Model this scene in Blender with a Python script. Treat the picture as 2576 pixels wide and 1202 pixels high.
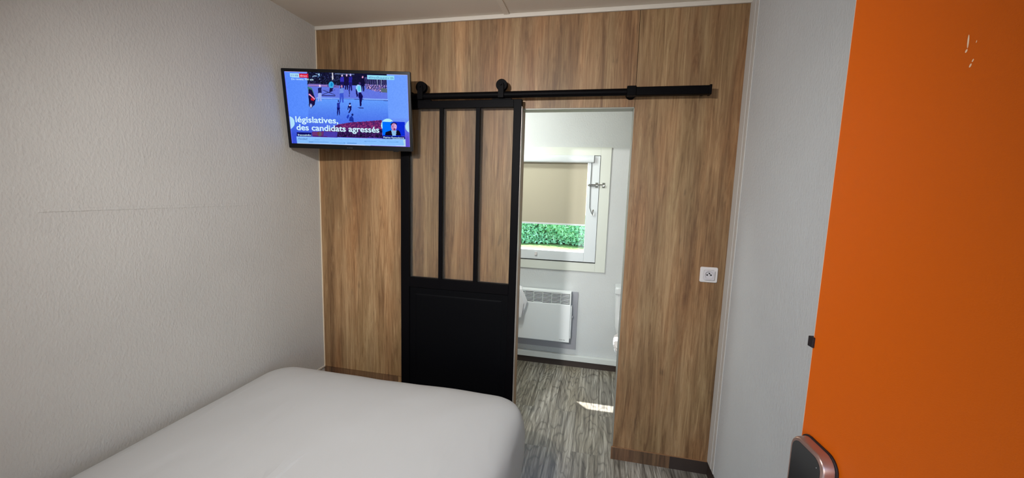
import bpy, bmesh, math, random
from mathutils import Vector, Matrix, noise
import numpy as np
random.seed(7)
for o in list(bpy.data.objects): bpy.data.objects.remove(o)
scn = bpy.context.scene; C = scn.collection
W = 2.467; ZC = 2.54          # room width, ceiling height

# ---------------------------------------------------------------- camera
cd = bpy.data.cameras.new('camera'); cam = bpy.data.objects.new('camera', cd); C.objects.link(cam)
cd.sensor_fit = 'HORIZONTAL'; cd.sensor_width = 36; cd.lens = 36 * 999.84 / 2576; cd.clip_start = .02
r = Vector((0.97611515, 0.21514673, 0.03018444)); u = Vector((-0.05504814, 0.11052859, 0.99234729)); f = Vector((-0.21016403, 0.97030682, -0.11973205))
m = Matrix((r, u, -f)).transposed().to_4x4(); m.translation = Vector((1.7875, -2.2857, 1.5631)); cam.matrix_world = m
scn.camera = cam
# ---------------------------------------------------------------- view, sky, sun, lamps
vs = scn.view_settings; vs.view_transform = 'Standard'; vs.look = 'None'; vs.gamma = 1; vs.use_curve_mapping = False; vs.exposure = 0.0
world = bpy.data.worlds.new('sky'); scn.world = world; world.use_nodes = True
wn = world.node_tree; bg = wn.nodes['Background']; sky = wn.nodes.new('ShaderNodeTexSky')
sky.sky_type = 'NISHITA'; sky.sun_disc = False; sky.sun_elevation = math.radians(50); sky.sun_rotation = math.radians(-40)
wn.links.new(sky.outputs[0], bg.inputs[0]); bg.inputs[1].default_value = 1.0
sd = bpy.data.lights.new('sun', 'SUN'); sun = bpy.data.objects.new('sun', sd); C.objects.link(sun)
sd.energy = 24; sd.angle = math.radians(.6); sd.color = (.96, .98, 1)
sun.rotation_euler = Vector((.54, -.575, -1)).to_track_quat('-Z', 'Y').to_euler()
def area(name, loc, direction, sx, sy, power, color, spread=180):
    d = bpy.data.lights.new(name, 'AREA'); d.shape = 'RECTANGLE'; d.size = sx; d.size_y = sy; d.energy = power; d.color = color; d.spread = math.radians(spread)
    o = bpy.data.objects.new(name, d); C.objects.link(o); o.location = loc
    o.rotation_euler = Vector(direction).to_track_quat('-Z', 'Y').to_euler(); return o
area('wall_lamp_light', (1.0, -2.23, 2.19), (.08, 1, -.54), .11, .05, 21, (1, .99, .985), 118)
area('bath_fill_light', (.75, .15, 2.0), (.2, 1, -.3), .35, .08, 13, (.93, 1, .97))  # added fill, out of view, evens light on heater and low wall
area('bathroom_lamp_light', (1.0, .36, 2.44), (.05, .3, -1), .3, .3, 14, (.93, 1, .97))

# ---------------------------------------------------------------- materials
def lin(c): return tuple(((x/255)/12.92 if x/255 <= .04045 else ((x/255+.055)/1.055)**2.4) for x in c) + (1,)
def mat(name, col, rough=.5, metal=0, bump=0, bscale=200, spec=.5, coat=0):
    m = bpy.data.materials.new(name); m.use_nodes = True; nt = m.node_tree; b = nt.nodes['Principled BSDF']
    b.inputs['Base Color'].default_value = lin(col); b.inputs['Roughness'].default_value = rough; b.inputs['Metallic'].default_value = metal
    b.inputs['Specular IOR Level'].default_value = spec; b.inputs['Coat Weight'].default_value = coat
    if bump:
        t = nt.nodes.new('ShaderNodeTexCoord'); n = nt.nodes.new('ShaderNodeTexNoise'); n.inputs['Scale'].default_value = bscale; n.inputs['Detail'].default_value = 3
        p = nt.nodes.new('ShaderNodeBump'); p.inputs['Strength'].default_value = bump; p.inputs['Distance'].default_value = .002
        nt.links.new(t.outputs['Object'], n.inputs['Vector']); nt.links.new(n.outputs[0], p.inputs['Height']); nt.links.new(p.outputs[0], b.inputs['Normal'])
    return m
class NT:
    def __init__(s, m): s.nt = m.node_tree; s.b = s.nt.nodes['Principled BSDF']
    def n(s, t, **k):
        x = s.nt.nodes.new('ShaderNode' + t)
        for a, v in k.items():
            if a.startswith('_'): setattr(x, a[1:], v)
            else: x.inputs[a.replace('__', ' ')].default_value = v
        return x
    def l(s, a, b): s.nt.links.new(a, b)
    def ramp(s, src, stops):
        x = s.nt.nodes.new('ShaderNodeValToRGB'); e = x.color_ramp.elements
        while len(e) < len(stops): e.new(.5)
        for i, (p, c) in enumerate(stops): e[i].position = p; e[i].color = c
        s.l(src, x.inputs[0]); return x.outputs[0]
    def mul(s, a, b, fac=1, mode='MULTIPLY'):
        x = s.nt.nodes.new('ShaderNodeMix'); x.data_type = 'RGBA'; x.blend_type = mode; x.inputs[0].default_value = fac
        for v, i in ((a, 6), (b, 7)):
            if isinstance(v, tuple): x.inputs[i].default_value = v
            else: s.l(v, x.inputs[i])
        return x.outputs[2]
def g(v): return (v, v, v, 1)

def plaster(name, col, strength=.55):
    m = mat(name, col, .75); N = NT(m)
    t = N.n('TexCoord'); a = N.n('TexNoise', Scale=95, Detail=4, Roughness=.6); b = N.n('TexVoronoi', Scale=130); mp = N.n('Mapping'); mp.inputs['Scale'].default_value = (1, 1, .6)
    N.l(t.outputs['Object'], mp.inputs[0]); N.l(mp.outputs[0], a.inputs[0]); N.l(mp.outputs[0], b.inputs[0])
    s = N.n('Math', _operation='ADD'); N.l(a.outputs[0], s.inputs[0]); q = N.n('Math', _operation='MULTIPLY'); q.inputs[1].default_value = .35; N.l(b.outputs[0], q.inputs[0]); N.l(q.outputs[0], s.inputs[1])
    p = N.n('Bump', Strength=strength, Distance=.0035); N.l(s.outputs[0], p.inputs['Height']); N.l(p.outputs[0], N.b.inputs['Normal'])
    big = N.n('TexNoise', Scale=2.2, Detail=3); N.l(t.outputs['Object'], big.inputs[0])
    rr = N.ramp(big.outputs[0], [(.3, g(.93)), (.7, g(1))]); N.l(N.mul(lin(col), rr), N.b.inputs['Base Color'])
    return m
M_WALL = plaster('textured_wall_paint', (205, 202, 196))
M_WALLR = plaster('textured_wall_paint_cool', (209, 212, 214))
M_BATHW = plaster('bathroom_wall_paint', (214, 217, 216), .6)
M_CEIL = mat('ceiling_paint', (220, 209, 193), .8, bump=.2, bscale=60)
M_TRIM = mat('white_trim', (214, 205, 192), .5)
M_TRIMW = mat('white_lacquer', (218, 222, 218), .4)

def wood(name, dark, mid, light, seam=1.942, axis='Z', rough=.5):
    m = mat(name, mid, rough); N = NT(m); t = N.n('TexCoord'); sep = N.n('SeparateXYZ'); N.l(t.outputs['Object'], sep.inputs[0])
    gt = N.n('Math', _operation='GREATER_THAN'); gt.inputs[1].default_value = seam; N.l(sep.outputs[0], gt.inputs[0])
    of = N.n('Math', _operation='MULTIPLY'); of.inputs[1].default_value = 3.7; N.l(gt.outputs[0], of.inputs[0])
    zz = N.n('Math', _operation='ADD'); N.l(sep.outputs[2], zz.inputs[0]); N.l(of.outputs[0], zz.inputs[1])
    cb = N.n('CombineXYZ'); N.l(sep.outputs[0], cb.inputs[0]); N.l(sep.outputs[1], cb.inputs[1]); N.l(zz.outputs[0], cb.inputs[2])
    def noi(sx, sz, det, dist=0, ro=.6):
        mp = N.n('Mapping'); mp.inputs['Scale'].default_value = (sx, sx, sz); N.l(cb.outputs[0], mp.inputs[0])
        n = N.n('TexNoise', Scale=1, Detail=det, Distortion=dist, Roughness=ro); N.l(mp.outputs[0], n.inputs[0]); return n.outputs[0]
    a = noi(9, .7, 3, .8); b = noi(42, 2.2, 6, 1.8, .68); c = noi(210, 16, 3, 0, .7)
    s1 = N.n('Math', _operation='MULTIPLY_ADD'); s1.inputs[1].default_value = .5; N.l(b, s1.inputs[0])
    s0 = N.n('Math', _operation='MULTIPLY'); s0.inputs[1].default_value = .5; N.l(a, s0.inputs[0]); N.l(s0.outputs[0], s1.inputs[2])
    col = N.ramp(s1.outputs[0], [(.38, lin(dark)), (.5, lin(mid)), (.62, lin(light))])
    hue = N.ramp(noi(5.5, .9, 3, .4), [(.36, (1.07, .96, .88, 1)), (.5, (1, 1, 1, 1)), (.64, (.95, 1.0, .98, 1))]); col = N.mul(col, hue)
    wide = N.ramp(noi(7, .35, 2, .5, .5), [(.35, g(.86)), (.65, g(1.1))]); col = N.mul(col, wide)
    fine = N.ramp(c, [(.3, g(.86)), (.5, g(.99)), (.75, g(1.1))])
    col = N.mul(col, fine)
    d = noi(28, 5, 2, .4); kn = N.ramp(d, [(.26, g(.62)), (.34, g(1))])
    col = N.mul(col, kn, .8)
    N.l(col, N.b.inputs['Base Color'])
    p = N.n('Bump', Strength=.12, Distance=.001); N.l(b, p.inputs['Height']); N.l(p.outputs[0], N.b.inputs['Normal'])
    return m
M_WOOD = wood('oak_laminate', (109, 77, 47), (143, 109, 73), (172, 139, 100))
M_WOODS = wood('skirting_oak', (80, 56, 38), (108, 78, 54), (128, 96, 68))
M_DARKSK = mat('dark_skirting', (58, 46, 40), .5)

def floor_mat():
    m = mat('grey_vinyl_planks', (110, 106, 98), .33); N = NT(m); t = N.n('TexCoord'); mp = N.n('Mapping'); mp.inputs['Rotation'].default_value = (0, 0, math.radians(90))
    N.l(t.outputs['Object'], mp.inputs[0])
    br = N.n('TexBrick', Scale=1); br.offset = .37; br.inputs['Brick Width'].default_value = 1.2; br.inputs['Row Height'].default_value = .155; br.inputs['Mortar Size'].default_value = .0012
    br.inputs['Color1'].default_value = g(.0); br.inputs['Color2'].default_value = g(1); br.inputs['Mortar'].default_value = g(.5); N.l(mp.outputs[0], br.inputs[0])
    # each plank shifts the grain pattern
    ad = N.n('VectorMath', _operation='MULTIPLY_ADD'); ad.inputs[1].default_value = (2.3, 5.1, 0); N.l(br.outputs[0], ad.inputs[0]); N.l(t.outputs['Object'], ad.inputs[2])
    def noi(sx, sy, det, dist, ro=.6):
        k = N.n('Mapping'); k.inputs['Scale'].default_value = (sx, sy, 1); N.l(ad.outputs[0], k.inputs[0])
        n = N.n('TexNoise', Scale=1, Detail=det, Distortion=dist, Roughness=ro); N.l(k.outputs[0], n.inputs[0]); return n
    b0 = noi(6.5, 1.1, 2, .35, .5)
    rg = N.n('Math', _operation='MULTIPLY'); rg.inputs[1].default_value = 17; N.l(b0.outputs[0], rg.inputs[0])
    fr = N.n('Math', _operation='FRACT'); N.l(rg.outputs[0], fr.inputs[0])
    rings = N.ramp(fr.outputs[0], [(0, g(.42)), (.12, g(.95)), (.35, g(1.12)), (.8, g(1.05)), (1, g(.5))])
    b = noi(48, 1.8, 5, .8, .72)
    col = N.ramp(b.outputs[0], [(.34, lin((88, 82, 74))), (.5, lin((142, 137, 127))), (.66, lin((190, 186, 176)))])
    soft = noi(2.2, 1.2, 2, 0, .5); tone = N.ramp(soft.outputs[0], [(.35, (.90, .86, .76, 1)), (.65, (1.04, 1.05, 1.06, 1))]); col = N.mul(col, tone)
    col = N.mul(col, rings, .8)
    pl = N.ramp(br.outputs[0], [(0, g(.84)), (1, g(1.05))]); col = N.mul(col, pl)
    mo = N.ramp(br.outputs['Fac'], [(0, g(1)), (1, g(.55))]); col = N.mul(col, mo)
    N.l(col, N.b.inputs['Base Color'])
    p = N.n('Bump', Strength=.2, Distance=.001); N.l(b.outputs[0], p.inputs['Height']); N.l(p.outputs[0], N.b.inputs['Normal'])
    return m
M_FLOOR = floor_mat()
M_BLACK = mat('black_powder_coat', (7, 6, 8), .5, spec=.06)
M_BLACK2 = mat('black_panel', (6, 6, 8), .55, spec=.06)
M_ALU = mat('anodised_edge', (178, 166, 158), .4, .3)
M_ALUG = mat('grey_aluminium_lining', (150, 148, 138), .45, .2)
M_PLAST = mat('white_plastic', (222, 216, 214), .35)
M_HEAT = mat('white_enamel', (248, 252, 252), .35)
M_HEATG = mat('grey_backing_board', (166, 166, 172), .5)
M_DGREY = mat('dark_slot', (20, 24, 24), .8, spec=.1)
M_CHROME = mat('chrome', (200, 202, 200), .18, 1)
M_CERAM = mat('white_ceramic', (226, 230, 230), .12, coat=.3)
M_BEZEL = mat('black_tv_plastic', (8, 8, 11), .35, spec=.25)
M_ROSE = mat('rose_gold_metal', (184, 152, 142), .32, .8)
M_GLASSBLK = mat('black_glass', (20, 20, 21), .12)
M_RUBBER = mat('dark_rubber', (22, 8, 14), .6)
M_ORANGE = mat('orange_door_laminate', (212, 93, 0), .5, spec=.25, bump=.12, bscale=500)
M_CHIP = mat('chipped_paint', (248, 206, 170), .6)
M_EDGE = mat('pale_door_edge', (236, 190, 160), .5)
M_CASE = mat('cream_window_casing', (222, 226, 216), .45)
M_PVC = mat('white_upvc', (224, 230, 232), .3)
M_BLIND = mat('beige_blind_fabric', (192, 184, 162), .8, bump=.15, bscale=900)
M_CLOTH = mat('white_towel', (246, 246, 248), .9, bump=.5, bscale=500)
M_BASE = mat('grey_bed_base_fabric', (90, 88, 88), .9, bump=.3, bscale=600)

def sheet_mat():
    m = mat('white_sheet', (192, 192, 190), .85); N = NT(m); t = N.n('TexCoord')
    a = N.n('TexNoise', Scale=5, Detail=2, Distortion=1.2); b = N.n('TexNoise', Scale=900, Detail=2)
    mp = N.n('Mapping'); mp.inputs['Scale'].default_value = (1, .35, 1); mp.inputs['Rotation'].default_value = (0, 0, .5); N.l(t.outputs['Object'], mp.inputs[0]); N.l(mp.outputs[0], a.inputs[0]); N.l(t.outputs['Object'], b.inputs[0])
    p = N.n('Bump', Strength=.35, Distance=.02); N.l(a.outputs[0], p.inputs['Height']); p2 = N.n('Bump', Strength=.2, Distance=.0006); N.l(b.outputs[0], p2.inputs['Height']); N.l(p.outputs[0], p2.inputs['Normal']); N.l(p2.outputs[0], N.b.inputs['Normal'])
    return m
M_SHEET = sheet_mat()

def glass_mat(name, tint=(1, 1, 1, 1), base=.05, rough=.02, haze=0):
    m = bpy.data.materials.new(name); m.use_nodes = True; nt = m.node_tree; nt.nodes.clear()
    o = nt.nodes.new('ShaderNodeOutputMaterial'); tr = nt.nodes.new('ShaderNodeBsdfTransparent'); tr.inputs[0].default_value = tint
    gl = nt.nodes.new('ShaderNodeBsdfGlossy'); gl.inputs['Roughness'].default_value = rough; fr = nt.nodes.new('ShaderNodeMath'); fr.operation = 'MULTIPLY_ADD'; fr.inputs[1].default_value = .6; fr.inputs[2].default_value = .045
    lw = nt.nodes.new('ShaderNodeLayerWeight'); pw = nt.nodes.new('ShaderNodeMath'); pw.operation = 'POWER'; pw.inputs[1].default_value = 5; nt.links.new(lw.outputs['Facing'], pw.inputs[0]); nt.links.new(pw.outputs[0], fr.inputs[0])
    mx = nt.nodes.new('ShaderNodeMixShader'); nt.links.new(fr.outputs[0], mx.inputs[0]); nt.links.new(tr.outputs[0], mx.inputs[1]); nt.links.new(gl.outputs[0], mx.inputs[2]); out = mx.outputs[0]
    if haze:
        df = nt.nodes.new('ShaderNodeBsdfDiffuse'); df.inputs[0].default_value = (.8, .8, .78, 1); m2 = nt.nodes.new('ShaderNodeMixShader'); m2.inputs[0].default_value = haze
        nt.links.new(out, m2.inputs[1]); nt.links.new(df.outputs[0], m2.inputs[2]); out = m2.outputs[0]
    nt.links.new(out, o.inputs[0]); return m
M_GLASS = glass_mat('clear_glass'); M_DOORGLASS = glass_mat('door_glass', (.97, .97, .96, 1), haze=.015)
def emis(name, col=None, strength=1, attr=None):
    m = bpy.data.materials.new(name); m.use_nodes = True; nt = m.node_tree; nt.nodes.clear()
    o = nt.nodes.new('ShaderNodeOutputMaterial'); e = nt.nodes.new('ShaderNodeEmission'); e.inputs[1].default_value = strength
    if attr: a = nt.nodes.new('ShaderNodeVertexColor'); a.layer_name = attr; nt.links.new(a.outputs[0], e.inputs[0])
    else: e.inputs[0].default_value = lin(col)
    nt.links.new(e.outputs[0], o.inputs[0]); return m

# ---------------------------------------------------------------- mesh helpers
def NB(): return bmesh.new()
def box(bm, x0, x1, y0, y1, z0, z1, mi=0, M=None):
    v = [bm.verts.new((x, y, z)) for x in (x0, x1) for y in (y0, y1) for z in (z0, z1)]
    if M is not None:
        for w in v: w.co = M @ w.co
    fs = [bm.faces.new([v[i] for i in q]) for q in ((0, 1, 3, 2), (4, 6, 7, 5), (0, 4, 5, 1), (2, 3, 7, 6), (0, 2, 6, 4), (1, 5, 7, 3))]
    for q in fs: q.material_index = mi
    return v
def tube(bm, pts, rad, n=16, cap=True):
    pts = [Vector(p) for p in pts]; rings = []
    for i, p in enumerate(pts):
        d = (pts[min(i+1, len(pts)-1)] - pts[max(i-1, 0)]).normalized()
        a = d.orthogonal().normalized() if i == 0 else (rings_a - d * rings_a.dot(d)).normalized()
        rings_a = a; b = d.cross(a); rr = rad[i] if isinstance(rad, (list, tuple)) else rad
        rings.append([bm.verts.new(p + (a*math.cos(t) + b*math.sin(t))*rr) for t in [2*math.pi*k/n for k in range(n)]])
    for A, B in zip(rings, rings[1:]):
        for k in range(n): bm.faces.new((A[k], A[(k+1) % n], B[(k+1) % n], B[k]))
    if cap: bm.faces.new(rings[0][::-1]); bm.faces.new(rings[-1])
def loft(bm, rings, cap=(True, True)):
    R = [[bm.verts.new(p) for p in q] for q in rings]; n = len(R[0])
    for A, B in zip(R, R[1:]):
        for k in range(n): bm.faces.new((A[k], A[(k+1) % n], B[(k+1) % n], B[k]))
    if cap[0]: bm.faces.new(R[0][::-1])
    if cap[1]: bm.faces.new(R[-1])
    return R
def rrect(x0, x1, y0, y1, rr, n=6):
    if not isinstance(rr, (list, tuple)): rr = [rr]*4
    o = []
    for (cx, cy, s, q) in ((x1-rr[0], y1-rr[0], 0, rr[0]), (x0+rr[1], y1-rr[1], 90, rr[1]), (x0+rr[2], y0+rr[2], 180, rr[2]), (x1-rr[3], y0+rr[3], 270, rr[3])):
        for k in range(n+1): a = math.radians(s + 90*k/n); o.append((cx + q*math.cos(a), cy + q*math.sin(a)))
    return o
def obj(name, bm, mats, parent=None, bevel=0, smooth=False, seg=2, M=None):
    bmesh.ops.recalc_face_normals(bm, faces=bm.faces)
    me = bpy.data.meshes.new(name); bm.to_mesh(me); bm.free()
    for m_ in (mats if isinstance(mats, (list, tuple)) else [mats]): me.materials.append(m_)
    if smooth:
        for p in me.polygons: p.use_smooth = True
    o = bpy.data.objects.new(name, me); C.objects.link(o)
    if parent: o.parent = parent
    if M is not None: o.matrix_local = M
    if bevel:
        b = o.modifiers.new('bevel', 'BEVEL'); b.width = bevel; b.segments = seg; b.limit_method = 'ANGLE'; b.angle_limit = math.radians(40)
        if not smooth:
            for p in me.polygons: p.use_smooth = True
            w = o.modifiers.new('wn', 'WEIGHTED_NORMAL'); w.keep_sharp = True
    return o
def tag(o, label=None, cat=None, group=None, kind=None):
    if label: o['label'] = label
    if cat: o['category'] = cat
    if group: o['group'] = group
    if kind: o['kind'] = kind
    return o
def thing(name, label, cat, loc=(0, 0, 0), kind=None, M=None):
    o = bpy.data.objects.new(name, None); o.empty_display_size = .1; C.objects.link(o)
    if M is not None: o.matrix_world = M
    else: o.location = loc
    return tag(o, label, cat, None, kind)
def bx(name, x0, x1, y0, y1, z0, z1, m_, parent=None, bevel=0):
    bm = NB(); box(bm, x0, x1, y0, y1, z0, z1); return obj(name, bm, m_, parent, bevel)

# ---------------------------------------------------------------- room shell
YE = -2.36; YB = 1.22           # entry wall, bathroom far wall
S = 'structure'
tag(bx('floor', -.1, W+.1, YE-.12, YB+.1, -.08, 0, M_FLOOR), 'grey wood-look plank floor running from bedroom into bathroom', 'floor', kind=S)
tag(bx('ceiling', -.1, W+.1, YE-.12, YB+.14, ZC, ZC+.1, M_CEIL), 'plain beige painted ceiling', 'ceiling', kind=S)
tag(bx('wall_left', -.1, 0, YE-.12, YB+.1, 0, ZC, M_WALL), 'rough cream textured wall on the left beside the bed', 'wall', kind=S)
tag(bx('wall_right', W, W+.1, YE-.12, YB+.1, 0, ZC, M_WALLR), 'rough pale grey textured wall between wood panelling and orange door', 'wall', kind=S)
bm = NB(); box(bm, -.0, 1.45, YE-.12, YE, 0, ZC); box(bm, 2.30, W, YE-.12, YE, 0, ZC); box(bm, 1.45, 2.30, YE-.12, YE, 2.06, ZC)
tag(obj('wall_front', bm, M_WALL), 'entry wall with the open doorway', 'wall', kind=S)
# partition with oak panels (opening x 1.331..1.942, z 0..2.03)
bm = NB()
box(bm, 0, 1.331, 0, .09, 0, 2.03); box(bm, 0, 1.9405, 0, .09, 2.03, 2.52); box(bm, 1.9427, W, 0, .09, 0, 2.52); box(bm, 1.9405, 1.9427, .03, .088, 2.03, 2.52); box(bm, 0, W, .001, .089, 2.52, ZC)
tag(obj('wall_back', bm, M_WOOD), 'oak laminate panelled wall with doorway to the bathroom', 'wall', kind=S)
bm = NB()   # far bathroom wall with window hole x .965..1.775, z .962..1.88
for a in ((0, .965, 0, ZC), (1.775, W, 0, ZC), (.965, 1.775, 0, .962), (.965, 1.775, 1.88, ZC)): box(bm, a[0], a[1], YB, YB+.1, a[2], a[3])
tag(obj('wall_bathroom', bm, M_BATHW), 'bright white textured bathroom wall with the window', 'wall', kind=S)
# trims
tag(bx('trim_1', 0, W, -.012, 0, 2.518, ZC, M_TRIM, bevel=.002), 'white strip along ceiling above the oak panelling', 'trim', kind=S)
bm = NB(); box(bm, W-.005, W, -.070, 0, .078, 2.518); box(bm, W-.0035, W, -.112, -.073, .078, 2.518)
tag(obj('trim_2', bm, mat('corner_trim_paint', (208, 205, 200), .6), bevel=.001), 'white vertical corner strip right of the oak panelling', 'trim', kind=S)
tag(bx('trim_3', 1.210, 1.242, YE, -.012, ZC-.006, ZC, mat('ceiling_joint_paint', (228, 218, 202), .6), bevel=.002), 'narrow ceiling joint strip', 'trim', kind=S)
bm = NB(); box(bm, 1.331, 1.941, .004, .09, 2.024, 2.0305); box(bm, 1.938, 1.9425, .006, .09, 0, 2.024)
tag(obj('trim_4', bm, M_ALUG), 'grey metal lining around the bathroom doorway', 'trim', kind=S)
tag(bx('trim_5', 0, .005, -1.2, 0, .324, .334, M_TRIM), 'thin white strip low on left wall behind the bed', 'trim', kind=S)
tag(bx('trim_6', 0, .005, -.005, 0, .334, 2.518, mat('corner_bead', (226, 206, 178), .5)), 'thin pale bead in corner of left wall and oak panelling', 'trim', kind=S)
bm = NB(); box(bm, .012, W-.01, YB-.035, YB, .058, .108)
tag(obj('trim_7', bm, M_TRIMW, bevel=.004), 'white ledge along bottom of the bathroom wall', 'trim', kind=S)
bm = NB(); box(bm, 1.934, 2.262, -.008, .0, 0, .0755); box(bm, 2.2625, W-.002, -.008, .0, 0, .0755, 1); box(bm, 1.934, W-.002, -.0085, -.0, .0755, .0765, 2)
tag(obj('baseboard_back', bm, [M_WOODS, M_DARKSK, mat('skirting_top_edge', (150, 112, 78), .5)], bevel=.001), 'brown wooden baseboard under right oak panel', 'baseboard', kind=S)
bm = NB(); box(bm, 0, .55, -.003, 0, 0, .327); box(bm, 0, .605, -.0015, 0, .328, .3305)
tag(obj('baseboard_left_panel', bm, M_WOODS), 'low brown board under oak panelling behind the bed', 'baseboard', kind=S)
tag(bx('baseboard_bathroom', 0.01, W-.01, YB-.02, YB, 0, .058, M_DARKSK), 'dark baseboard below white bathroom ledge', 'baseboard', kind=S)
tag(bx('baseboard_right', W-.004, W, YE, -.012, 0, .076, M_DARKSK), 'dark baseboard at foot of right wall', 'baseboard', kind=S)
# faint horizontal board joint on the left wall
tag(bx('trim_8', 0, .0012, -1.35, -.5, 1.447, 1.459, M_WALL, bevel=.0005), 'faint horizontal joint in left wall', 'trim', kind=S)

# ---------------------------------------------------------------- sliding barn door
D = thing('door_1', 'black framed sliding barn door with three tall glass panes', 'door', (.9725, -.045, .02), kind=S)
def part(name, bm, m_, P=D, **k):
    o = obj(name, bm, m_, None, **k); o.parent = P; o.matrix_parent_inverse = P.matrix_world.inverted() if False else Matrix.Translation(-Vector(P.location)) if P.type == 'EMPTY' else Matrix(); return o
YF, YK = -.062, -.027
bm = NB(); box(bm, .607, .662, YF, YK, .02, 2.068); part('stile', bm, M_BLACK, bevel=.0015)
bm = NB(); box(bm, 1.292, 1.3375, YF, YK, .02, 2.068); so = part('stile', bm, M_BLACK, bevel=.0015)
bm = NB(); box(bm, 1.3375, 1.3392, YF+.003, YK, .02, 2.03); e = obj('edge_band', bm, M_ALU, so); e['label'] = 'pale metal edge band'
bm = NB(); box(bm, .662, 1.292, YF, YK, 2.026, 2.068); part('top_rail', bm, M_BLACK, bevel=.0015)
bm = NB(); box(bm, .662, 1.292, YF, YK, .955, 1.017); part('middle_rail', bm, M_BLACK, bevel=.0015)
bm = NB(); box(bm, .662, 1.292, YF, YK, .02, .12); part('bottom_rail', bm, M_BLACK, bevel=.0015)
for x0, x1 in ((.853, .875), (1.074, 1.098)):
    bm = NB(); box(bm, x0, x1, YF, YK, 1.017, 2.026); part('mullion', bm, M_BLACK, bevel=.001)
for x0, x1 in ((.662, .853), (.875, 1.074), (1.098, 1.292)):
    bm = NB(); box(bm, x0, x1, -.047, -.042, 1.017, 2.026); part('glass_pane', bm, M_DOORGLASS)
bm = NB(); box(bm, .662, 1.292, YF+.008, YK, .12, .955)
loft(bm, [[(x, YF+.008-d, z) for x, z in rrect(.70+i, 1.254-i, .16+i, .915-i, .002, 1)] for i, d in ((0, 0), (.012, .005))])
part('lower_panel', bm, M_BLACK2, bevel=.001)
for xc in (.742, 1.222):
    bm = NB(); tube(bm, [(xc, -.075, 2.144), (xc, -.068, 2.144)], .0315, 32); tube(bm, [(xc, -.068, 2.144), (xc, -.052, 2.144)], .0255, 32); tube(bm, [(xc, -.052, 2.144), (xc, -.045, 2.144)], .0315, 32)
    wh = part('roller_wheel', bm, M_BLACK, bevel=.0015)
    bm = NB(); pts = []
    ring = [(xc + a, z) for a, z in ((.016, 2.078), (.016, 2.14), (.012, 2.153), (0, 2.159), (-.012, 2.153), (-.016, 2.14), (-.016, 2.078))]
    loft(bm, [[(x, -.086, z) for x, z in ring], [(x, -.080, z) for x, z in ring]]); box(bm, xc-.016, xc+.016, -.086, -.03, 2.074, 2.0795); box(bm, xc-.056, xc+.056, -.060, -.028, 2.068, 2.075)
    tube(bm, [(xc, -.094, 2.144), (xc, -.08, 2.144)], .007, 6)
    part('hanger_strap', bm, M_BLACK, bevel=.001)
# rail
R_ = thing('door_rail', 'black horizontal rail the sliding barn door hangs from', 'rail', (1.45, 0, 2.094))
RY = -.06; RZ = 2.0935
bm = NB(); tube(bm, [(.60, RY, RZ), (1.90, RY, RZ)], .0178, 24); part('round_bar', bm, M_BLACK, R_, smooth=False)
bm = NB(); box(bm, 1.93, 2.297, RY-.02, RY+.018, RZ-.0215, RZ+.021); part('square_bar', bm, M_BLACK, R_, bevel=.004)
for xc in (.66, 1.917):
    bm = NB(); box(bm, xc-.023, xc+.023, RY-.026, RY+.026, RZ-.022, RZ+.026); tube(bm, [(xc, RY+.02, RZ-.002), (xc, 0, RZ-.002)], .016, 20); tube(bm, [(xc, -.006, RZ-.002), (xc, 0, RZ-.002)], .026, 24)
    part('wall_bracket', bm, M_BLACK, R_, bevel=.003)
bm = NB(); box(bm, 2.289, 2.3, RY-.023, RY+.021, RZ-.0235, RZ+.024); part('end_cap', bm, M_BLACK, R_, bevel=.002)
bm = NB(); tube(bm, [(2.27, RY+.015, RZ), (2.27, 0, RZ)], .014, 20); part('wall_bracket', bm, M_BLACK, R_)

# ---------------------------------------------------------------- socket
T = thing('wall_socket', 'white square wall socket on right oak panel', 'socket', (2.3815, 0, 1.148))
def rbox(bm, xc, zc, w, h, y0, y1, rr, ch=.002, n=6):
    loft(bm, [[(x, y, z) for x, z in rrect(xc-w/2+i, xc+w/2-i, zc-h/2+i, zc+h/2-i, max(rr-i, .001), n)] for y, i in ((y0, 0), (y1+ch, 0), (y1, ch))])
bm = NB(); rbox(bm, 2.3815, 1.148, .088, .083, 0, -.009, .008, .003); part('cover_plate', bm, M_PLAST, T)
bm = NB()
rr0 = rrect(2.3815-.027, 2.3815+.027, 1.148-.027, 1.148+.027, .008, 6); n = len(rr0)
def ci(rad, y): return [(2.3815+rad*math.cos(math.radians(45+360*(k-3)/n)), y, 1.148+rad*math.sin(math.radians(45+360*(k-3)/n))) for k in range(n)]
loft(bm, [[(x, -.0115, z) for x, z in rr0], [(x, -.0185, z) for x, z in rr0], ci(.0215, -.0195), ci(.020, -.0125)], (False, True))
ins = part('socket_insert', bm, mat('socket_plastic', (206, 200, 202), .4), T)
bm = NB(); 
for dx, dz, rad in ((-.0095, -.0, .0035), (.0095, 0, .0035)): tube(bm, [(2.3815+dx, -.0125, 1.148+dz), (2.3815+dx, -.0130, 1.148+dz)], rad+.0006, 12)
hh = obj('pin_hole', bm, M_DGREY, ins)
bm = NB(); tube(bm, [(2.3815, -.0125, 1.1575), (2.3815, -.019, 1.1575)], .003, 12); obj('earth_pin', bm, M_DGREY, ins)

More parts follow.
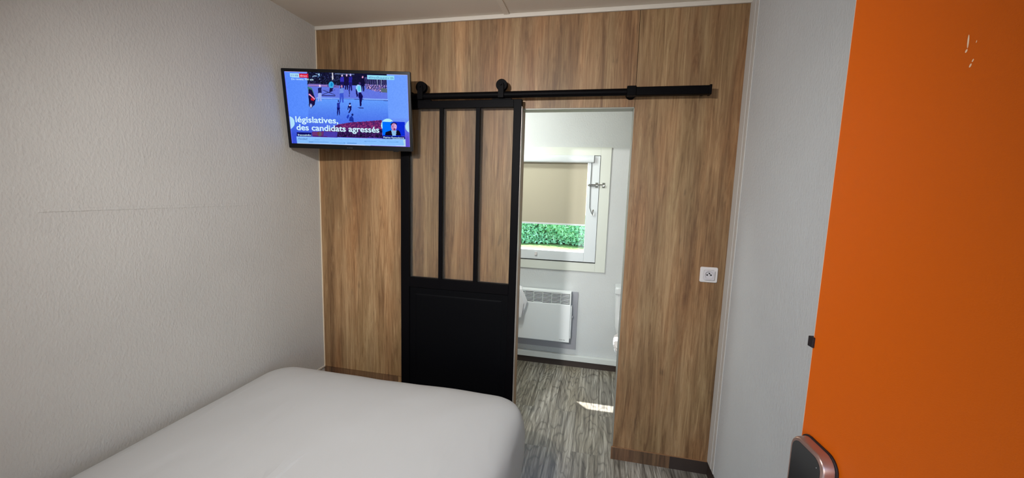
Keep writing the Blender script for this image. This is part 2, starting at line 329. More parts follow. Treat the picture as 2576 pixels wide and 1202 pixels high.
# ---------------------------------------------------------------- orange entry door
ang = math.atan2(.1205, .9927)   # leaf direction from free edge back to hinge
MD = Matrix(((.1205, -.9927, 0, 2.174), (-.9927, -.1205, 0, -1.5), (0, 0, 1, 0), (0, 0, 0, 1)))   # x: s from free edge to hinge, y: out of the face (to the room), z up
T = thing('door_2', 'orange entry door standing open at the right edge', 'door', kind=S, M=MD)
bm = NB(); box(bm, .0015, .80, -.040, 0, .01, 2.04)
def chip(pts):
    vs_ = [bm.verts.new((s, .0003, z)) for s, z in pts]; q = bm.faces.new(vs_); q.material_index = 1
def ell(s, z, a, b, t):
    chip([(s + a*math.cos(k)*math.cos(t) - b*math.sin(k)*math.sin(t), z + a*math.cos(k)*math.sin(t) + b*math.sin(k)*math.cos(t)) for k in [i*math.pi/5 for i in range(10)]])
ell(.1965, 1.7525, .008, .0011, 1.62); ell(.196, 1.742, .0021, .0012, 1.2); ell(.2055, 1.7285, .0018, .0009, 1.2); ell(.2035, 1.7235, .0023, .0012, 1.2); ell(.2062, 1.749, .0014, .0005, 1.4)
leaf = obj('door_leaf', bm, [M_ORANGE, M_CHIP], T)
bm = NB(); box(bm, 0, .0015, -.040, -.0003, .01, 2.04); o = obj('edge_strip', bm, M_EDGE, T); o['label'] = 'pale peach edge strip'
bm = NB(); loft(bm, [[(s, y, z) for s, z in rrect(.003, .099, .93, 1.149, .026)] for y in (0, .004)]); L = obj('electronic_lock', bm, M_RUBBER, T, bevel=.0012); L['label'] = 'black glass keypad lock with rose gold rim'
bm = NB(); loft(bm, [[(s, y, z) for s, z in rrect(.006+i, .096-i, .933+i, 1.147-i, .024)] for y, i in ((.004, 0), (.018, .0015), (.021, .003), (.0222, .0055))]); obj('metal_rim', bm, M_ROSE, L, smooth=False, bevel=.0005)
bm = NB(); loft(bm, [[(s, y, z) for s, z in rrect(.0145, .0885, .941, 1.139, .019)] for y in (.0222, .0228)]); obj('glass_face', bm, M_GLASSBLK, L)
bm = NB(); box(bm, .0795, .0805, .0228, .0231, 1.124, 1.125); obj('status_light', bm, M_PLAST, L)
bm = NB(); box(bm, -.008, .005, -.012, .004, 1.302, 1.3205); obj('latch_bolt', bm, M_RUBBER, T, bevel=.001)
bm = NB(); tube(bm, [(.05, 0, .97), (.05, .05, .97), (.06, .058, .97), (.17, .058, .97)], .009, 12); obj('lever_handle', bm, M_ROSE, T)
for z in (.25, 1.0, 1.8):
    bm = NB(); tube(bm, [(.806, .0, z-.04), (.806, .0, z+.04)], .007, 12); obj('hinge', bm, M_ALUG, T)

# ---------------------------------------------------------------- bed
T = thing('bed', 'bed made up with a smooth white sheet against the left wall', 'bed', (.75, -1.35, 0))
bm = NB(); box(bm, .03, 1.44, -2.30, -.47, .08, .27); part('bed_base', bm, M_BASE, T, bevel=.01)
for x in (.12, 1.34):
    for y in (-.56, -2.2):
        bm = NB(); tube(bm, [(x, y, 0), (x, y, .08)], .025, 12); part('leg', bm, M_BLACK, T)
bm = NB(); loft(bm, [[(x, y, z) for x, y in rrect(.03+i, 1.46-i, -2.31+i, -.45-i, .1)] for z, i in ((.275, .01), (.30, 0), (.50, 0), (.53, .03))]); part('mattress', bm, M_SHEET, T)
# white cover
prof = [(.19, -.012), (.27, -.004), (.34, .002), (.40, .004), (.445, .0), (.475, -.006), (.50, -.016), (.52, -.030), (.535, -.048), (.548, -.075), (.558, -.11), (.566, -.16), (.572, -.22), (.576, -.29), (.579, -.37), (.580, -.44), (.581, -.51), (.581, -.58), (.581, -.65), (.581, -.70), (.581, -.735)]
rings = []
for z, i in prof:
    i = -i if i < 0 else -i
    cr = max(.16 - i*.25, .05)
    o_ = []
    base = rrect(.012 + max(i, -.01), 1.503 - i, -2.33 + max(i, -.01), -.392 - i*1.0, [max(.15-i*.6, .01), max(.14-i*.6, .01), max(.06-i, .005), max(.10-i*.6, .005)], 10)
    # resample straight sides evenly
    P = [Vector(p) for p in base]; L_ = [0]
    for a, b in zip(P, P[1:] + P[:1]): L_.append(L_[-1] + (b-a).length)
    tot = L_[-1]; out = []; N_ = 240
    corner_idx = 0; j = 0
    for k in range(N_):
        d = tot*k/N_
        while L_[j+1] < d: j += 1
        a = P[j]; b = P[(j+1) % len(P)]; t = (d-L_[j])/max(L_[j+1]-L_[j], 1e-9); out.append(a.lerp(b, t))
    rings.append([(p.x, p.y, z) for p in out])
bm = NB(); R = loft(bm, rings, (False, True))
for v in bm.verts:
    p = v.co; top = min(1, max(0, (p.z-.3)/.2)); k = noise.noise(Vector((p.x*2.3, p.y*2.3, p.z*2)))*.008 + noise.noise(Vector((p.x*6, p.y*4+3, 1)))*.003
    if p.z > .5: p.z += k
    elif p.x > 1.3: p.x += k*1.3 + noise.noise(Vector((p.y*9, p.z*2, 4)))*.006
    elif p.y > -.6: p.y += k
    p.x = max(p.x, .004)
o = part('fitted_sheet', bm, M_SHEET, T, smooth=True)
sol = o.modifiers.new('thick', 'SOLIDIFY'); sol.thickness = .006; sol.offset = -1
sb = o.modifiers.new('sub', 'SUBSURF'); sb.levels = 1; sb.render_levels = 1

# ---------------------------------------------------------------- television
def tvrot(y, t, r_): return Matrix.Rotation(y, 4, 'Z') @ Matrix.Rotation(t, 4, 'X') @ Matrix.Rotation(r_, 4, 'Y')
MT = Matrix.Translation((.37777, -.23191, 1.98832)) @ tvrot(.194, .141, .004)
T = thing('television', 'flat screen television showing a news broadcast, mounted in the corner', 'television', M=MT)
SW, SH = .686, .686*9/16
# local axes: x right, z up, -y towards the viewer; screen plane y = 0
hx0, hx1, hz0, hz1 = -SW/2-.0165, SW/2+.0155, -SH/2-.026, SH/2+.0165
bm = NB()
loft(bm, [[(x, y, z) for x, z in rrect(hx0+i, hx1-i, hz0+i, hz1-i, .006, 3)] for y, i in ((.014, .002), (.012, 0), (-.003, 0), (-.005, .0015))], (True, False))
outer = rrect(hx0+.0015, hx1-.0015, hz0+.0015, hz1-.0015, .0045, 3); inner = rrect(-SW/2, SW/2, -SH/2, SH/2, .0005, 3)
A = [bm.verts.new((x, -.005, z)) for x, z in outer]; B = [bm.verts.new((x, -.005, z)) for x, z in inner]; B2 = [bm.verts.new((x, .0012, z)) for x, z in inner]
for k in range(len(A)):
    j = (k+1) % len(A); bm.faces.new((A[k], A[j], B[j], B[k])); bm.faces.new((B[k], B[j], B2[j], B2[k]))
bez = obj('bezel', bm, M_BEZEL, T)
bm = NB(); loft(bm, [[(x, y, z) for x, z in rrect(-.26+i, .26-i, -.16+i, .13-i, .03)] for y, i in ((.014, 0), (.04, .006), (.05, .03))]); obj('back_housing', bm, M_BEZEL, T)
bm = NB(); box(bm, .245, .275, -.004, .004, hz0-.004, hz0+.001); obj('infrared_receiver', bm, M_BEZEL, T, bevel=.001)
bm = NB()
for k, w in enumerate((.003, .002, .003, .0025, .003)): box(bm, -.02+k*.0065, -.02+k*.0065+w, -.0053, -.005, hz0+.009, hz0+.0115)
obj('maker_mark', bm, mat('grey_print', (120, 120, 124), .5), T)

# screen picture, painted procedurally as the light the panel gives off
NX, NY = 320, 180
H = (0.0006213830738096938, -6.728351754627257e-05, -0.04153767744989004, 3.616841445842094e-05, -0.0010611676317517863, 1.102409860578101, 6.711477817229078e-06, -4.458994596427239e-05)
def UV(X, Y):
    w = H[6]*X + H[7]*Y + 1; return ((H[0]*X + H[1]*Y + H[2])/w, (H[3]*X + H[4]*Y + H[5])/w)
gu, gv = np.meshgrid((np.arange(NX)+.5)/NX, (np.arange(NY)+.5)/NY)
img = np.zeros((NY, NX, 3)); rng = np.random.RandomState(3)
def vnoise(fx, fy, seed=0):
    rg = np.random.RandomState(seed); gx, gy = int(fx)+2, int(fy)+2; G = rg.rand(gy, gx)
    x = gu*fx; y = gv*fy; xi = x.astype(int); yi = y.astype(int); tx = x-xi; ty = y-yi
    return (G[yi, xi]*(1-tx)+G[yi, xi+1]*tx)*(1-ty) + (G[yi+1, xi]*(1-tx)+G[yi+1, xi+1]*tx)*ty
def inside(pts):
    q = [UV(*p) for p in pts]; c = np.zeros_like(gu, bool)
    for (x1, y1), (x2, y2) in zip(q, q[1:]+q[:1]):
        with np.errstate(divide='ignore', invalid='ignore'):
            c ^= ((y1 > gv) != (y2 > gv)) & (gu < (x2-x1)*(gv-y1)/(y2-y1+1e-12)+x1)
    return c
def col(c): return np.array(c, float)
def poly(pts, c, a=1.0): mk = inside(pts); img[mk] = img[mk]*(1-a) + col(c)*a
def oval(X, Y, rx, ry, c, a=1.0): poly([(X+rx*math.cos(t), Y+ry*math.sin(t)) for t in [i*math.pi/14 for i in range(28)]], c, a)
def line(X0, Y0, X1, Y1, w, c, a=1.0):
    dx, dy = X1-X0, Y1-Y0; l = math.hypot(dx, dy); nx, ny = -dy/l*w/2, dx/l*w/2; poly([(X0+nx, Y0+ny), (X1+nx, Y1+ny), (X1-nx, Y1-ny), (X0-nx, Y0-ny)], c, a)
def speck(pts, cols, fx, fy, seed, thr=.55):
    mk = inside(pts); n_ = vnoise(fx, fy, seed)
    for k, c in enumerate(cols):
        q = mk & (vnoise(fx, fy, seed+10*k) > thr); img[q] = col(c)
# backdrop gradient: blue, lighter towards the middle right
t_ = np.clip(gv, 0, 1)[..., None]; s_ = gu[..., None]
topc = col((86, 138, 252))*(1-s_) + col((112, 160, 255))*s_; botc = col((56, 82, 214))*(1-s_) + col((96, 78, 205))*s_
img[:] = botc + (topc-botc)*np.clip((t_-.12)/.3, 0, 1)
# video: road
v0, v1 = UV(400, 780)[1], UV(400, 460)[1]
mk = inside([(385, 420), (1435, 420), (1450, 790), (400, 780)]); gg = np.clip((gv-v0)/(v1-v0), 0, 1)[..., None]
img[mk] = (col((72, 110, 232))*(1-gg) + col((98, 155, 252))*gg)[mk]
poly([(378, 112), (1424, 142), (1428, 350), (1436, 480), (800, 460), (390, 455)], (98, 118, 226))
poly([(378, 112), (1424, 142), (1424, 300), (1150, 290), (740, 285), (382, 275)], (20, 20, 52))
speck([(378, 112), (860, 128), (860, 280), (382, 275)], [(30, 40, 70), (14, 16, 34), (44, 52, 92)], 150, 90, 5, .68)
speck([(440, 115), (640, 120), (600, 190), (440, 240)], [(150, 190, 230), (60, 90, 140)], 70, 60, 21, .74)
poly([(395, 262), (800, 285), (800, 318), (390, 300)], (112, 98, 176)); line(395, 285, 640, 292, 7, (170, 130, 200)); line(640, 292, 760, 300, 6, (60, 60, 130))
poly([(745, 128), (1000, 135), (1000, 150), (745, 142)], (120, 140, 180), .6)
# fence and rubble at right
poly([(1130, 175), (1424, 210), (1428, 385), (1150, 330)], (66, 62, 120))
for k in range(12): line(1150+k*24, 205, 1150+k*24, 275, 9, (16, 20, 50))
speck([(1130, 270), (1426, 290), (1428, 385), (1300, 372), (1160, 330)], [(164, 128, 196), (40, 36, 92), (206, 170, 214), (120, 110, 190)], 170, 100, 40, .66)
poly([(1350, 325), (1428, 330), (1430, 380), (1350, 375)], (88, 104, 112)); line(1300, 200, 1302, 290, 6, (180, 190, 220)); line(1350, 200, 1352, 300, 5, (180, 190, 220))
# pavement edge
line(500, 452, 1440, 474, 14, (134, 176, 255)); line(860, 462, 1440, 488, 7, (48, 76, 168)); line(490, 470, 860, 462, 5, (80, 100, 200))
# poles
line(712, 118, 714, 215, 17, (206, 206, 216)); line(932, 290, 934, 435, 9, (26, 26, 76))
# barrier
line(575, 345, 745, 410, 7, (28, 28, 84)); line(575, 410, 745, 345, 7, (28, 28, 84)); line(565, 418, 750, 424, 10, (34, 34, 96)); line(580, 345, 740, 350, 6, (90, 100, 200))
# car cut by the frame edge
poly([(385, 305), (440, 320), (470, 400), (395, 380)], (60, 120, 120)); poly([(400, 330), (440, 345), (492, 470), (478, 540), (430, 590), (404, 560), (396, 400)], (22, 16, 66))
line(405, 400, 480, 470, 16, (240, 150, 196)); poly([(425, 450), (470, 462), (470, 492), (430, 480)], (190, 26, 50)); oval(428, 555, 18, 30, (110, 126, 196)); oval(428, 555, 9, 16, (200, 200, 230))
# people
def person_(X, Y0, Y1, top, bot, head=(196, 150, 190), w=20, lean=0, split=.5):
    h = Y1-Y0; oval(X+lean, Y0+h*.07, w*.42, h*.075, head)
    poly([(X+lean-w, Y0+h*.2), (X+lean+w*.9, Y0+h*.16), (X+w*.9, Y0+h*split+8), (X-w*.9, Y0+h*split+8)], top)
    poly([(X-w*.85, Y0+h*split), (X+w*.9, Y0+h*split), (X+w*.9, Y1), (X+w*.3, Y1), (X, Y0+h*.65), (X-w*.4, Y1), (X-w, Y1)], bot)
person_(545, 278, 495, (28, 30, 92), (150, 170, 240), (240, 220, 240), 25, 0, .5)
oval(695, 280, 34, 44, (60, 170, 226)); oval(700, 275, 14, 26, (20, 130, 200)); poly([(675, 320), (725, 320), (700, 370), (670, 380)], (24, 22, 80))
person_(838, 145, 330, (52, 48, 176), (26, 20, 92), (206, 190, 230), 26)
person_(897, 140, 345, (24, 16, 60), (20, 14, 66), (226, 180, 220), 22)
person_(948, 135, 360, (38, 34, 150), (30, 26, 110), (176, 176, 246), 24)
person_(1108, 165, 365, (18, 14, 52), (16, 14, 62), (226, 160, 200), 24)
person_(832, 285, 512, (112, 146, 226), (58, 84, 206), (190, 130, 170), 28, 0, .45)
poly([(1020, 300), (1045, 275), (1085, 290), (1095, 370), (1050, 380), (1020, 350)], (150, 206, 250)); oval(1062, 330, 20, 38, (100, 206, 236)); oval(1068, 262, 14, 20, (60, 40, 110))
poly([(1015, 330), (1032, 345), (1050, 430), (1030, 440), (1018, 380)], (22, 18, 84)); poly([(1055, 380), (1085, 378), (1112, 430), (1095, 500), (1092, 560), (1070, 560), (1065, 470), (1050, 430)], (20, 14, 82)); line(1040, 578, 1120, 586, 9, (30, 26, 100))
person_(790, 478, 680, (38, 46, 152), (18, 18, 104), (30, 40, 120), 20, 0, .5)
poly([(915, 560), (935, 535), (962, 560), (958, 610), (930, 655), (918, 650), (940, 600), (925, 575), (918, 612), (908, 610)], (18, 16, 84)); oval(940, 527, 14, 12, (24, 26, 96)); oval(940, 550, 10, 10, (220, 220, 250))
poly([(900, 690), (925, 660), (930, 690), (915, 725), (900, 715)], (30, 60, 186)); poly([(935, 710), (965, 685), (990, 720), (992, 768), (930, 755)], (26, 54, 160)); oval(974, 672, 13, 16, (18, 30, 110))
# red shrubs
poly([(780, 800), (870, 785), (960, 770), (1120, 762), (1240, 752), (1362, 742), (1366, 980), (450, 958), (440, 900), (620, 885)], (86, 36, 108))
reg = [(790, 800), (960, 775), (1240, 752), (1362, 745), (1366, 900), (1000, 860), (790, 830)]
speck(reg, [(122, 40, 112), (70, 24, 80), (150, 56, 120), (96, 30, 96)], 150, 90, 80, .62)
reg = [(760, 880), (1366, 860), (1366, 980), (760, 962)]; poly(reg, (36, 20, 66)); speck(reg, [(90, 40, 120), (24, 14, 50), (60, 28, 90)], 150, 90, 120, .64)
poly([(450, 895), (600, 895), (580, 950), (445, 945)], (110, 50, 120)); poly([(600, 890), (780, 900), (770, 960), (590, 955)], (74, 60, 170)); oval(545, 925, 26, 32, (92, 92, 92), .8); oval(525, 918, 16, 24, (120, 60, 60), .8)
# white discs
def disc(X, Y, rx, ry, c):
    oval(X, Y, rx, ry, c)
disc(128, 778, 88, 88, (176, 224, 250)); disc(1437, 812, 87, 88, (178, 236, 246)); disc(1757, 828, 86, 86, (178, 222, 240))
# inset with a speaker in a dark suit
poly([(1368, 763), (1662, 768), (1664, 955), (1368, 952)], (12, 44, 214)); poly([(1368, 763), (1500, 766), (1500, 940), (1368, 940)], (0, 112, 255))
poly([(1400, 945), (1412, 900), (1480, 878), (1580, 876), (1600, 900), (1615, 948)], (14, 10, 34)); poly([(1484, 876), (1555, 876), (1545, 948), (1500, 948)], (142, 190, 232))
oval(1518, 800, 42, 26, (26, 24, 78)); oval(1520, 835, 36, 50, (196, 138, 186)); oval(1526, 868, 14, 12, (120, 60, 110)); oval(1540, 828, 16, 30, (216, 176, 226)); line(1497, 826, 1512, 826, 5, (70, 30, 90)); line(1528, 826, 1543, 826, 5, (70, 30, 90)); line(1512, 856, 1536, 856, 5, (110, 40, 90))
poly([(1366, 950), (1664, 957), (1666, 996), (1366, 990)], (14, 20, 116))
# ticker, station box, clock and tag boxes
poly([(240, 958), (1674, 996), (1676, 1090), (246, 1052)], (134, 190, 255)); poly([(1640, 996), (1674, 998), (1676, 1090), (1655, 1088)], (176, 216, 232)); line(250, 1048, 1676, 1086, 7, (200, 216, 255)); line(242, 962, 1674, 1001, 5, (170, 214, 255))
for a, b, y in ((480, 545, 997), (1130, 1290, 1022), (1330, 1400, 1026), (1430, 1580, 1030)): line(a, y, b, y+2, 6, (104, 160, 222))
for a, b, y in ((400, 660, 1028), (700, 880, 1040), (905, 1030, 1045)): line(a, y, b, y+4, 6, (92, 144, 214))
poly([(244, 903), (438, 908), (438, 958), (244, 953)], (16, 14, 96))
poly([(148, 126), (272, 130), (278, 184), (156, 178)], (168, 218, 246)); poly([(270, 128), (392, 132), (398, 188), (276, 182)], (206, 30, 66))
poly([(1168, 152), (1520, 163), (1524, 215), (1170, 203)], (146, 220, 246))
line(90, 106, 380, 116, 5, (190, 170, 240)); line(1425, 143, 1700, 152, 5, (176, 190, 255)); line(84, 110, 184, 1045, 7, (120, 120, 250), .6); line(1694, 152, 1731, 1096, 8, (150, 150, 250), .6)
img += (vnoise(150, 84, 7)[..., None]-.5)*8; img = np.clip(img, 0, 255)
# panel of small cells carrying the picture
xs = np.linspace(-SW/2, SW/2, NX+1); zs = np.linspace(-SH/2, SH/2, NY+1)
vx, vz = np.meshgrid(xs, zs); verts = np.stack([vx.ravel(), np.zeros(vx.size), vz.ravel()], 1)
ii, jj = np.meshgrid(np.arange(NX), np.arange(NY)); a_ = (jj*(NX+1)+ii).ravel(); faces = np.stack([a_, a_+1, a_+NX+2, a_+NX+1], 1)
me = bpy.data.meshes.new('screen'); me.from_pydata(verts.tolist(), [], faces.tolist()); ca = me.color_attributes.new('picture', 'FLOAT_COLOR', 'CORNER')
lc = img/255; lc = np.where(lc <= .04045, lc/12.92, ((lc+.055)/1.055)**2.4); cc = np.ones((NX*NY, 4, 4)); cc[:, :, :3] = lc.reshape(-1, 1, 3); ca.data.foreach_set('color', cc.ravel())
me.materials.append(emis('screen_picture', strength=1.0, attr='picture')); scr = bpy.data.objects.new('screen', me); C.objects.link(scr); scr.parent = T
def text(name, s, X0, Y0, X1, capY, mcol, bold=0, shear=0):
    """lettering on the screen: left baseline (X0,Y0), right end X1, capY = height of ascender in the same units"""
    cu = bpy.data.curves.new(name, 'FONT'); cu.body = s;  cu.shear = shear; cu.size = 1
    o = bpy.data.objects.new(name, cu); C.objects.link(o); bpy.context.view_layer.update()
    me_ = bpy.data.meshes.new_from_object(o.evaluated_get(bpy.context.evaluated_depsgraph_get())); bpy.data.objects.remove(o)
    p0 = UV(X0, Y0); p1 = UV(X1, Y0); ptop = UV(X0, Y0-capY); xs_ = [v.co.x for v in me_.vertices]; w0 = min(xs_); w1 = max(xs_)
    sx = (p1[0]-p0[0])*SW/(w1-w0); sz = (ptop[1]-p0[1])*SH/.73
    for v in me_.vertices: x, y = v.co.x, v.co.y; v.co = ((p0[0]-.5)*SW + (x-w0)*sx, -.0006, (p0[1]-.5)*SH + y*sz)
    base = me_; n0 = len(me_.vertices)
    if bold:
        vv = [v.co.copy() for v in me_.vertices]; ff = [tuple(p.vertices) for p in me_.polygons]; V = []; F = []; b_ = bold*sz
        for k, (dx, dz) in enumerate(((0, 0), (b_, 0), (-b_, 0), (0, b_*.8), (0, -b_*.8), (b_*.7, b_*.6), (-b_*.7, b_*.6), (b_*.7, -b_*.6), (-b_*.7, -b_*.6))):
            F += [tuple(i + len(V) for i in f_) for f_ in ff]; V += [(v.x+dx, v.y - k*.00002, v.z+dz) for v in vv]
        me_ = bpy.data.meshes.new(name); me_.from_pydata(V, [], F)
    me_.materials.clear(); me_.materials.append(mcol); t = bpy.data.objects.new(name, me_); C.objects.link(t); t.parent = scr; return t
E_W = emis('white_lettering', (206, 240, 255), 1); E_D = emis('dark_lettering', (40, 72, 150), 1); E_R = emis('pale_red_lettering', (255, 176, 196), 1)
text('headline_text', 'législatives,', 232, 768, 785, 80, E_W, .028)
text('headline_text', 'des candidats agressés', 246, 872, 1325, 80, E_W, .028)
text('channel_text', 'franceinfo:', 258, 946, 434, 24, E_W, .02)
text('ticker_text', 'Football', 264, 996, 385, 22, E_D, .0, .3)
text('clock_text', '11:10', 172, 166, 258, 24, E_D, .01)
text('live_text', 'direct', 288, 172, 380, 26, E_R, .02)
text('subtitle_text', 'Du revenu 700 ads', 174, 214, 462, 24, E_W, .01)
text('hashtag_text', '#DirectDuquand à 12h', 1186, 195, 1512, 26, E_D, .0)
text('caption_text', 'Patrice Romedenne', 1384, 980, 1655, 24, E_W, .01)
# corner mount
bm = NB(); box(bm, -.06, .06, .05, .06, -.06, .06); obj('mount_plate', bm, M_BLACK, T)
IM = MT.inverted(); bm = NB(); q = [Vector((0, .06, 0)), Vector((0, .085, 0)), IM @ Vector((.30, -.03, 1.99)), IM @ Vector((.30, 0, 1.99))]; tube(bm, q, .016, 12); obj('mount_arm', bm, M_BLACK, T)
bm = NB(); box(bm, .26, .34, -.008, 0, 1.93, 2.05)
for v in bm.verts: v.co = IM @ v.co
obj('wall_plate', bm, M_BLACK, T)

# ---------------------------------------------------------------- bathroom window
WN = thing('window_1', 'white framed bathroom window looking onto green hedge', 'window', (1.37, YB, .962), kind=S)
def wp(name, bm, m_, **k): return part(name, bm, m_, WN, **k)
def frame(bm, x0, x1, z0, z1, wl, wr, wb, wt, y0, y1):
    box(bm, x0, x0+wl, y0, y1, z0, z1); box(bm, x1-wr, x1, y0, y1, z0, z1); box(bm, x0+wl, x1-wr, y0, y1, z0, z0+wb); box(bm, x0+wl, x1-wr, y0, y1, z1-wt, z1)
bm = NB(); frame(bm, .88, 1.864, .88, 1.951, .083, .087, .080, .069, YB-.012, YB+.0); wp('casing', bm, M_CASE, bevel=.0015)
bm = NB(); frame(bm, .965, 1.775, .965, 1.878, .10, .100, .084, .05, YB-.018, YB+.055); wp('window_frame', bm, M_PVC, bevel=.003)
bm = NB(); frame(bm, .963, 1.777, .958, 1.880, .004, .004, .004, .004, YB-.0145, YB-.004); wp('gasket', bm, M_DGREY)
bm = NB(); box(bm, 1.065, 1.675, YB+.044, YB+.050, 1.057, 1.83); wp('glass_pane', bm, M_GLASS)
bm = NB(); box(bm, 1.245, 1.265, YB-.028, YB-.018, 1.0, 1.03); tube(bm, [(1.255, YB-.03, 1.008), (1.255, YB-.022, 1.008)], .004, 8); wp('catch', bm, M_PLAST, bevel=.002)
# barrel latch
bm = NB(); box(bm, 1.744, 1.766, YB-.022, YB-.018, 1.612, 1.655); box(bm, 1.802, 1.823, YB-.016, YB-.012, 1.612, 1.655); lt = wp('barrel_latch', bm, mat('aged_steel', (96, 98, 90), .4, .7))
bm = NB(); tube(bm, [(1.69, YB-.034, 1.638), (1.815, YB-.034, 1.638)], .005, 10); tube(bm, [(1.69, YB-.034, 1.626), (1.76, YB-.034, 1.626)], .004, 10); tube(bm, [(1.69, YB-.034, 1.638), (1.686, YB-.034, 1.632), (1.69, YB-.034, 1.626)], .0045, 10)
tube(bm, [(1.755, YB-.034, 1.632), (1.755, YB-.02, 1.632)], .008, 10); tube(bm, [(1.812, YB-.034, 1.632), (1.812, YB-.014, 1.632)], .008, 10); o = wp('bolt_rod', bm, M_CHROME)
bm = NB(); box(bm, 1.722, 1.744, YB-.022, YB-.018, 1.375, 1.395); tube(bm, [(1.733, YB-.02, 1.38), (1.733, YB-.04, 1.385), (1.735, YB-.042, 1.41), (1.738, YB-.036, 1.425)], .005, 10); wp('cord_hook', bm, M_CHROME)
# roller blind
T = thing('roller_blind', 'beige roller blind pulled most of the way down the bathroom window', 'blind', (1.37, YB, 1.88))
bm = NB(); loft(bm, [[(x, YB + y, z) for y, z in ((-.02, 1.818), (-.048, 1.822), (-.056, 1.832), (-.056, 1.868), (-.048, 1.880), (-.02, 1.882))] for x in (1.02, 1.722)]); part('cassette', bm, M_PVC, T, bevel=.001)
bm = NB(); box(bm, 1.03, 1.672, YB-.026, YB-.0245, 1.30, 1.82)
bm.free(); bm = NB(); box(bm, 1.068, 1.672, YB+.024, YB+.0255, 1.292, 1.83); part('fabric', bm, M_BLIND, T)
bm = NB(); box(bm, 1.068, 1.672, YB+.019, YB+.030, 1.278, 1.292); part('bottom_bar', bm, M_PVC, T, bevel=.002)
bm = NB(); tube(bm, [(1.704, YB-.026, 1.82), (1.703, YB-.026, 1.60), (1.706, YB-.026, 1.44), (1.722, YB-.034, 1.40), (1.733, YB-.046, 1.382)], .0032, 8); part('pull_cord', bm, mat('grey_cord', (128, 132, 132), .6), T)

# ---------------------------------------------------------------- convector heater
T = thing('convector_heater', 'white electric convector heater with slotted top below the window', 'heater', (1.25, YB, .25))
bm = NB(); box(bm, .87, 1.647, YB-.010, YB, .159, .690); o = part('backing_board', bm, M_HEATG, T, bevel=.001); o['label'] = 'light grey backing board'
FY = 1.13
bm = NB()   # body shell, open at the slotted front
box(bm, .93, 1.590, FY+.012, YB-.012, .262, .690)
loft(bm, [[(x, y, z) for y, z in ((FY, .248), (FY, .586), (FY+.006, .590), (FY+.014, .590), (FY+.014, .252), (FY+.01, .246))] for x in (.93, 1.590)])
box(bm, .93, 1.59, FY+.001, FY+.014, .686, .698); box(bm, .93, .94, FY+.002, FY+.014, .588, .688); box(bm, 1.58, 1.59, FY+.002, FY+.014, .588, .688); box(bm, .93, 1.59, FY+.012, YB-.012, .689, .698)
part('casing', bm, M_HEAT, T, bevel=.0015)
bm = NB(); box(bm, .941, 1.579, FY+.0105, FY+.0115, .590, .686); part('grille_backing', bm, M_DGREY, T)
bm = NB()
for c in range(8):
    for k in range(8): z_ = .5925 + k*.0122 + (c % 2)*.0045; box(bm, .94+c*.08, .94+c*.08+.0775, FY+.002, FY+.007, z_, z_+.0058)
    box(bm, .94+c*.08-.0015, .94+c*.08+.0015, FY+.003, FY+.0104, .588, .688)
part('grille', bm, M_HEAT, T)
bm = NB(); box(bm, 1.59, 1.600, FY+.014, YB-.03, .28, .575); part('end_cap', bm, M_HEAT, T, bevel=.002)
bm = NB(); tube(bm, [(1.598, FY+.045, .47), (1.612, FY+.045, .47)], .012, 16); part('thermostat_knob', bm, M_HEATG, T)
bm = NB()
for k, w in enumerate((.006, .008, .005, .007, .006)): box(bm, 1.505+k*.0105, 1.505+k*.0105+w, FY-.0004, FY, .264, .269)
part('maker_mark', bm, mat('grey_ink', (128, 134, 134), .5), T)
# cloth over the left end of the heater
bm = NB(); folds = []
path = [(FY+.05, .7005), (FY+.01, .7015), (FY-.006, .698), (FY-.010, .66), (FY-.012, .60), (FY-.013, .53), (FY-.014, .46)]
edge = [1.150, 1.150, 1.156, 1.178, 1.208, 1.190, 1.168]
for side, dy in ((0, 0), (1, -.012)):
    pass
rings = []
for (y, z), e_ in zip(path, edge):
    up = 1 if z > .699 else 0
    rings.append([(x, y - (.012+.006*math.sin(x*130))*(1-up)*s, z + (.012+.005*math.sin(x*130))*up*s) for s, xs_ in ((0, np.linspace(.99, e_-.0, 14)), (1, np.linspace(e_, .99, 14))) for x in xs_])
loft(bm, rings)
rings = []
for (y, z), e_ in zip(path[2:], (1.140, 1.150, 1.180, 1.172, 1.160)):
    rings.append([(x, y - .020 - (.010)*s - .003*math.sin(x*90)*s, z-.012) for s, xs_ in ((0, np.linspace(1.0, e_, 10)), (1, np.linspace(e_, 1.0, 10))) for x in xs_])
loft(bm, rings)
o = obj('towel', bm, M_CLOTH, None, smooth=False, bevel=.003); tag(o, 'folded white towel draped over left end of the heater', 'towel')

# ---------------------------------------------------------------- toilet
T = thing('toilet', 'white ceramic toilet with cistern, mostly hidden by oak wall', 'toilet', (2.14, .9, 0))
XT = 2.14
bm = NB(); loft(bm, [[(x, y, z) for x, y in rrect(XT-.178+i, XT+.178-i, 1.045+i*.5, 1.205, .025)] for z, i in ((.40, .02), (.46, .006), (.60, .0), (.742, 0))]); part('cistern', bm, M_CERAM, T, smooth=False, bevel=.003)
bm = NB(); loft(bm, [[(x, y, z) for x, y in rrect(XT-.187+i, XT+.187-i, 1.034+i, 1.208, .028)] for z, i in ((.742, 0), (.785, 0), (.798, .008))]); o = part('cistern_lid', bm, M_CERAM, T, bevel=.003)
bm = NB(); tube(bm, [(XT, 1.12, .798), (XT, 1.12, .806)], .022, 20); part('flush_button', bm, M_CHROME, T)
def oval_r(hw, y0, y1, z, n=32):
    yc = (y0+y1)/2; hl = (y1-y0)/2; o = []
    for k in range(n):
        a = 2*math.pi*k/n; c, s = math.cos(a), math.sin(a)
        o.append((XT + hw*math.copysign(abs(c)**.85, c), yc + hl*math.copysign(abs(s)**(.85 if s < 0 else .6), s), z))
    return o
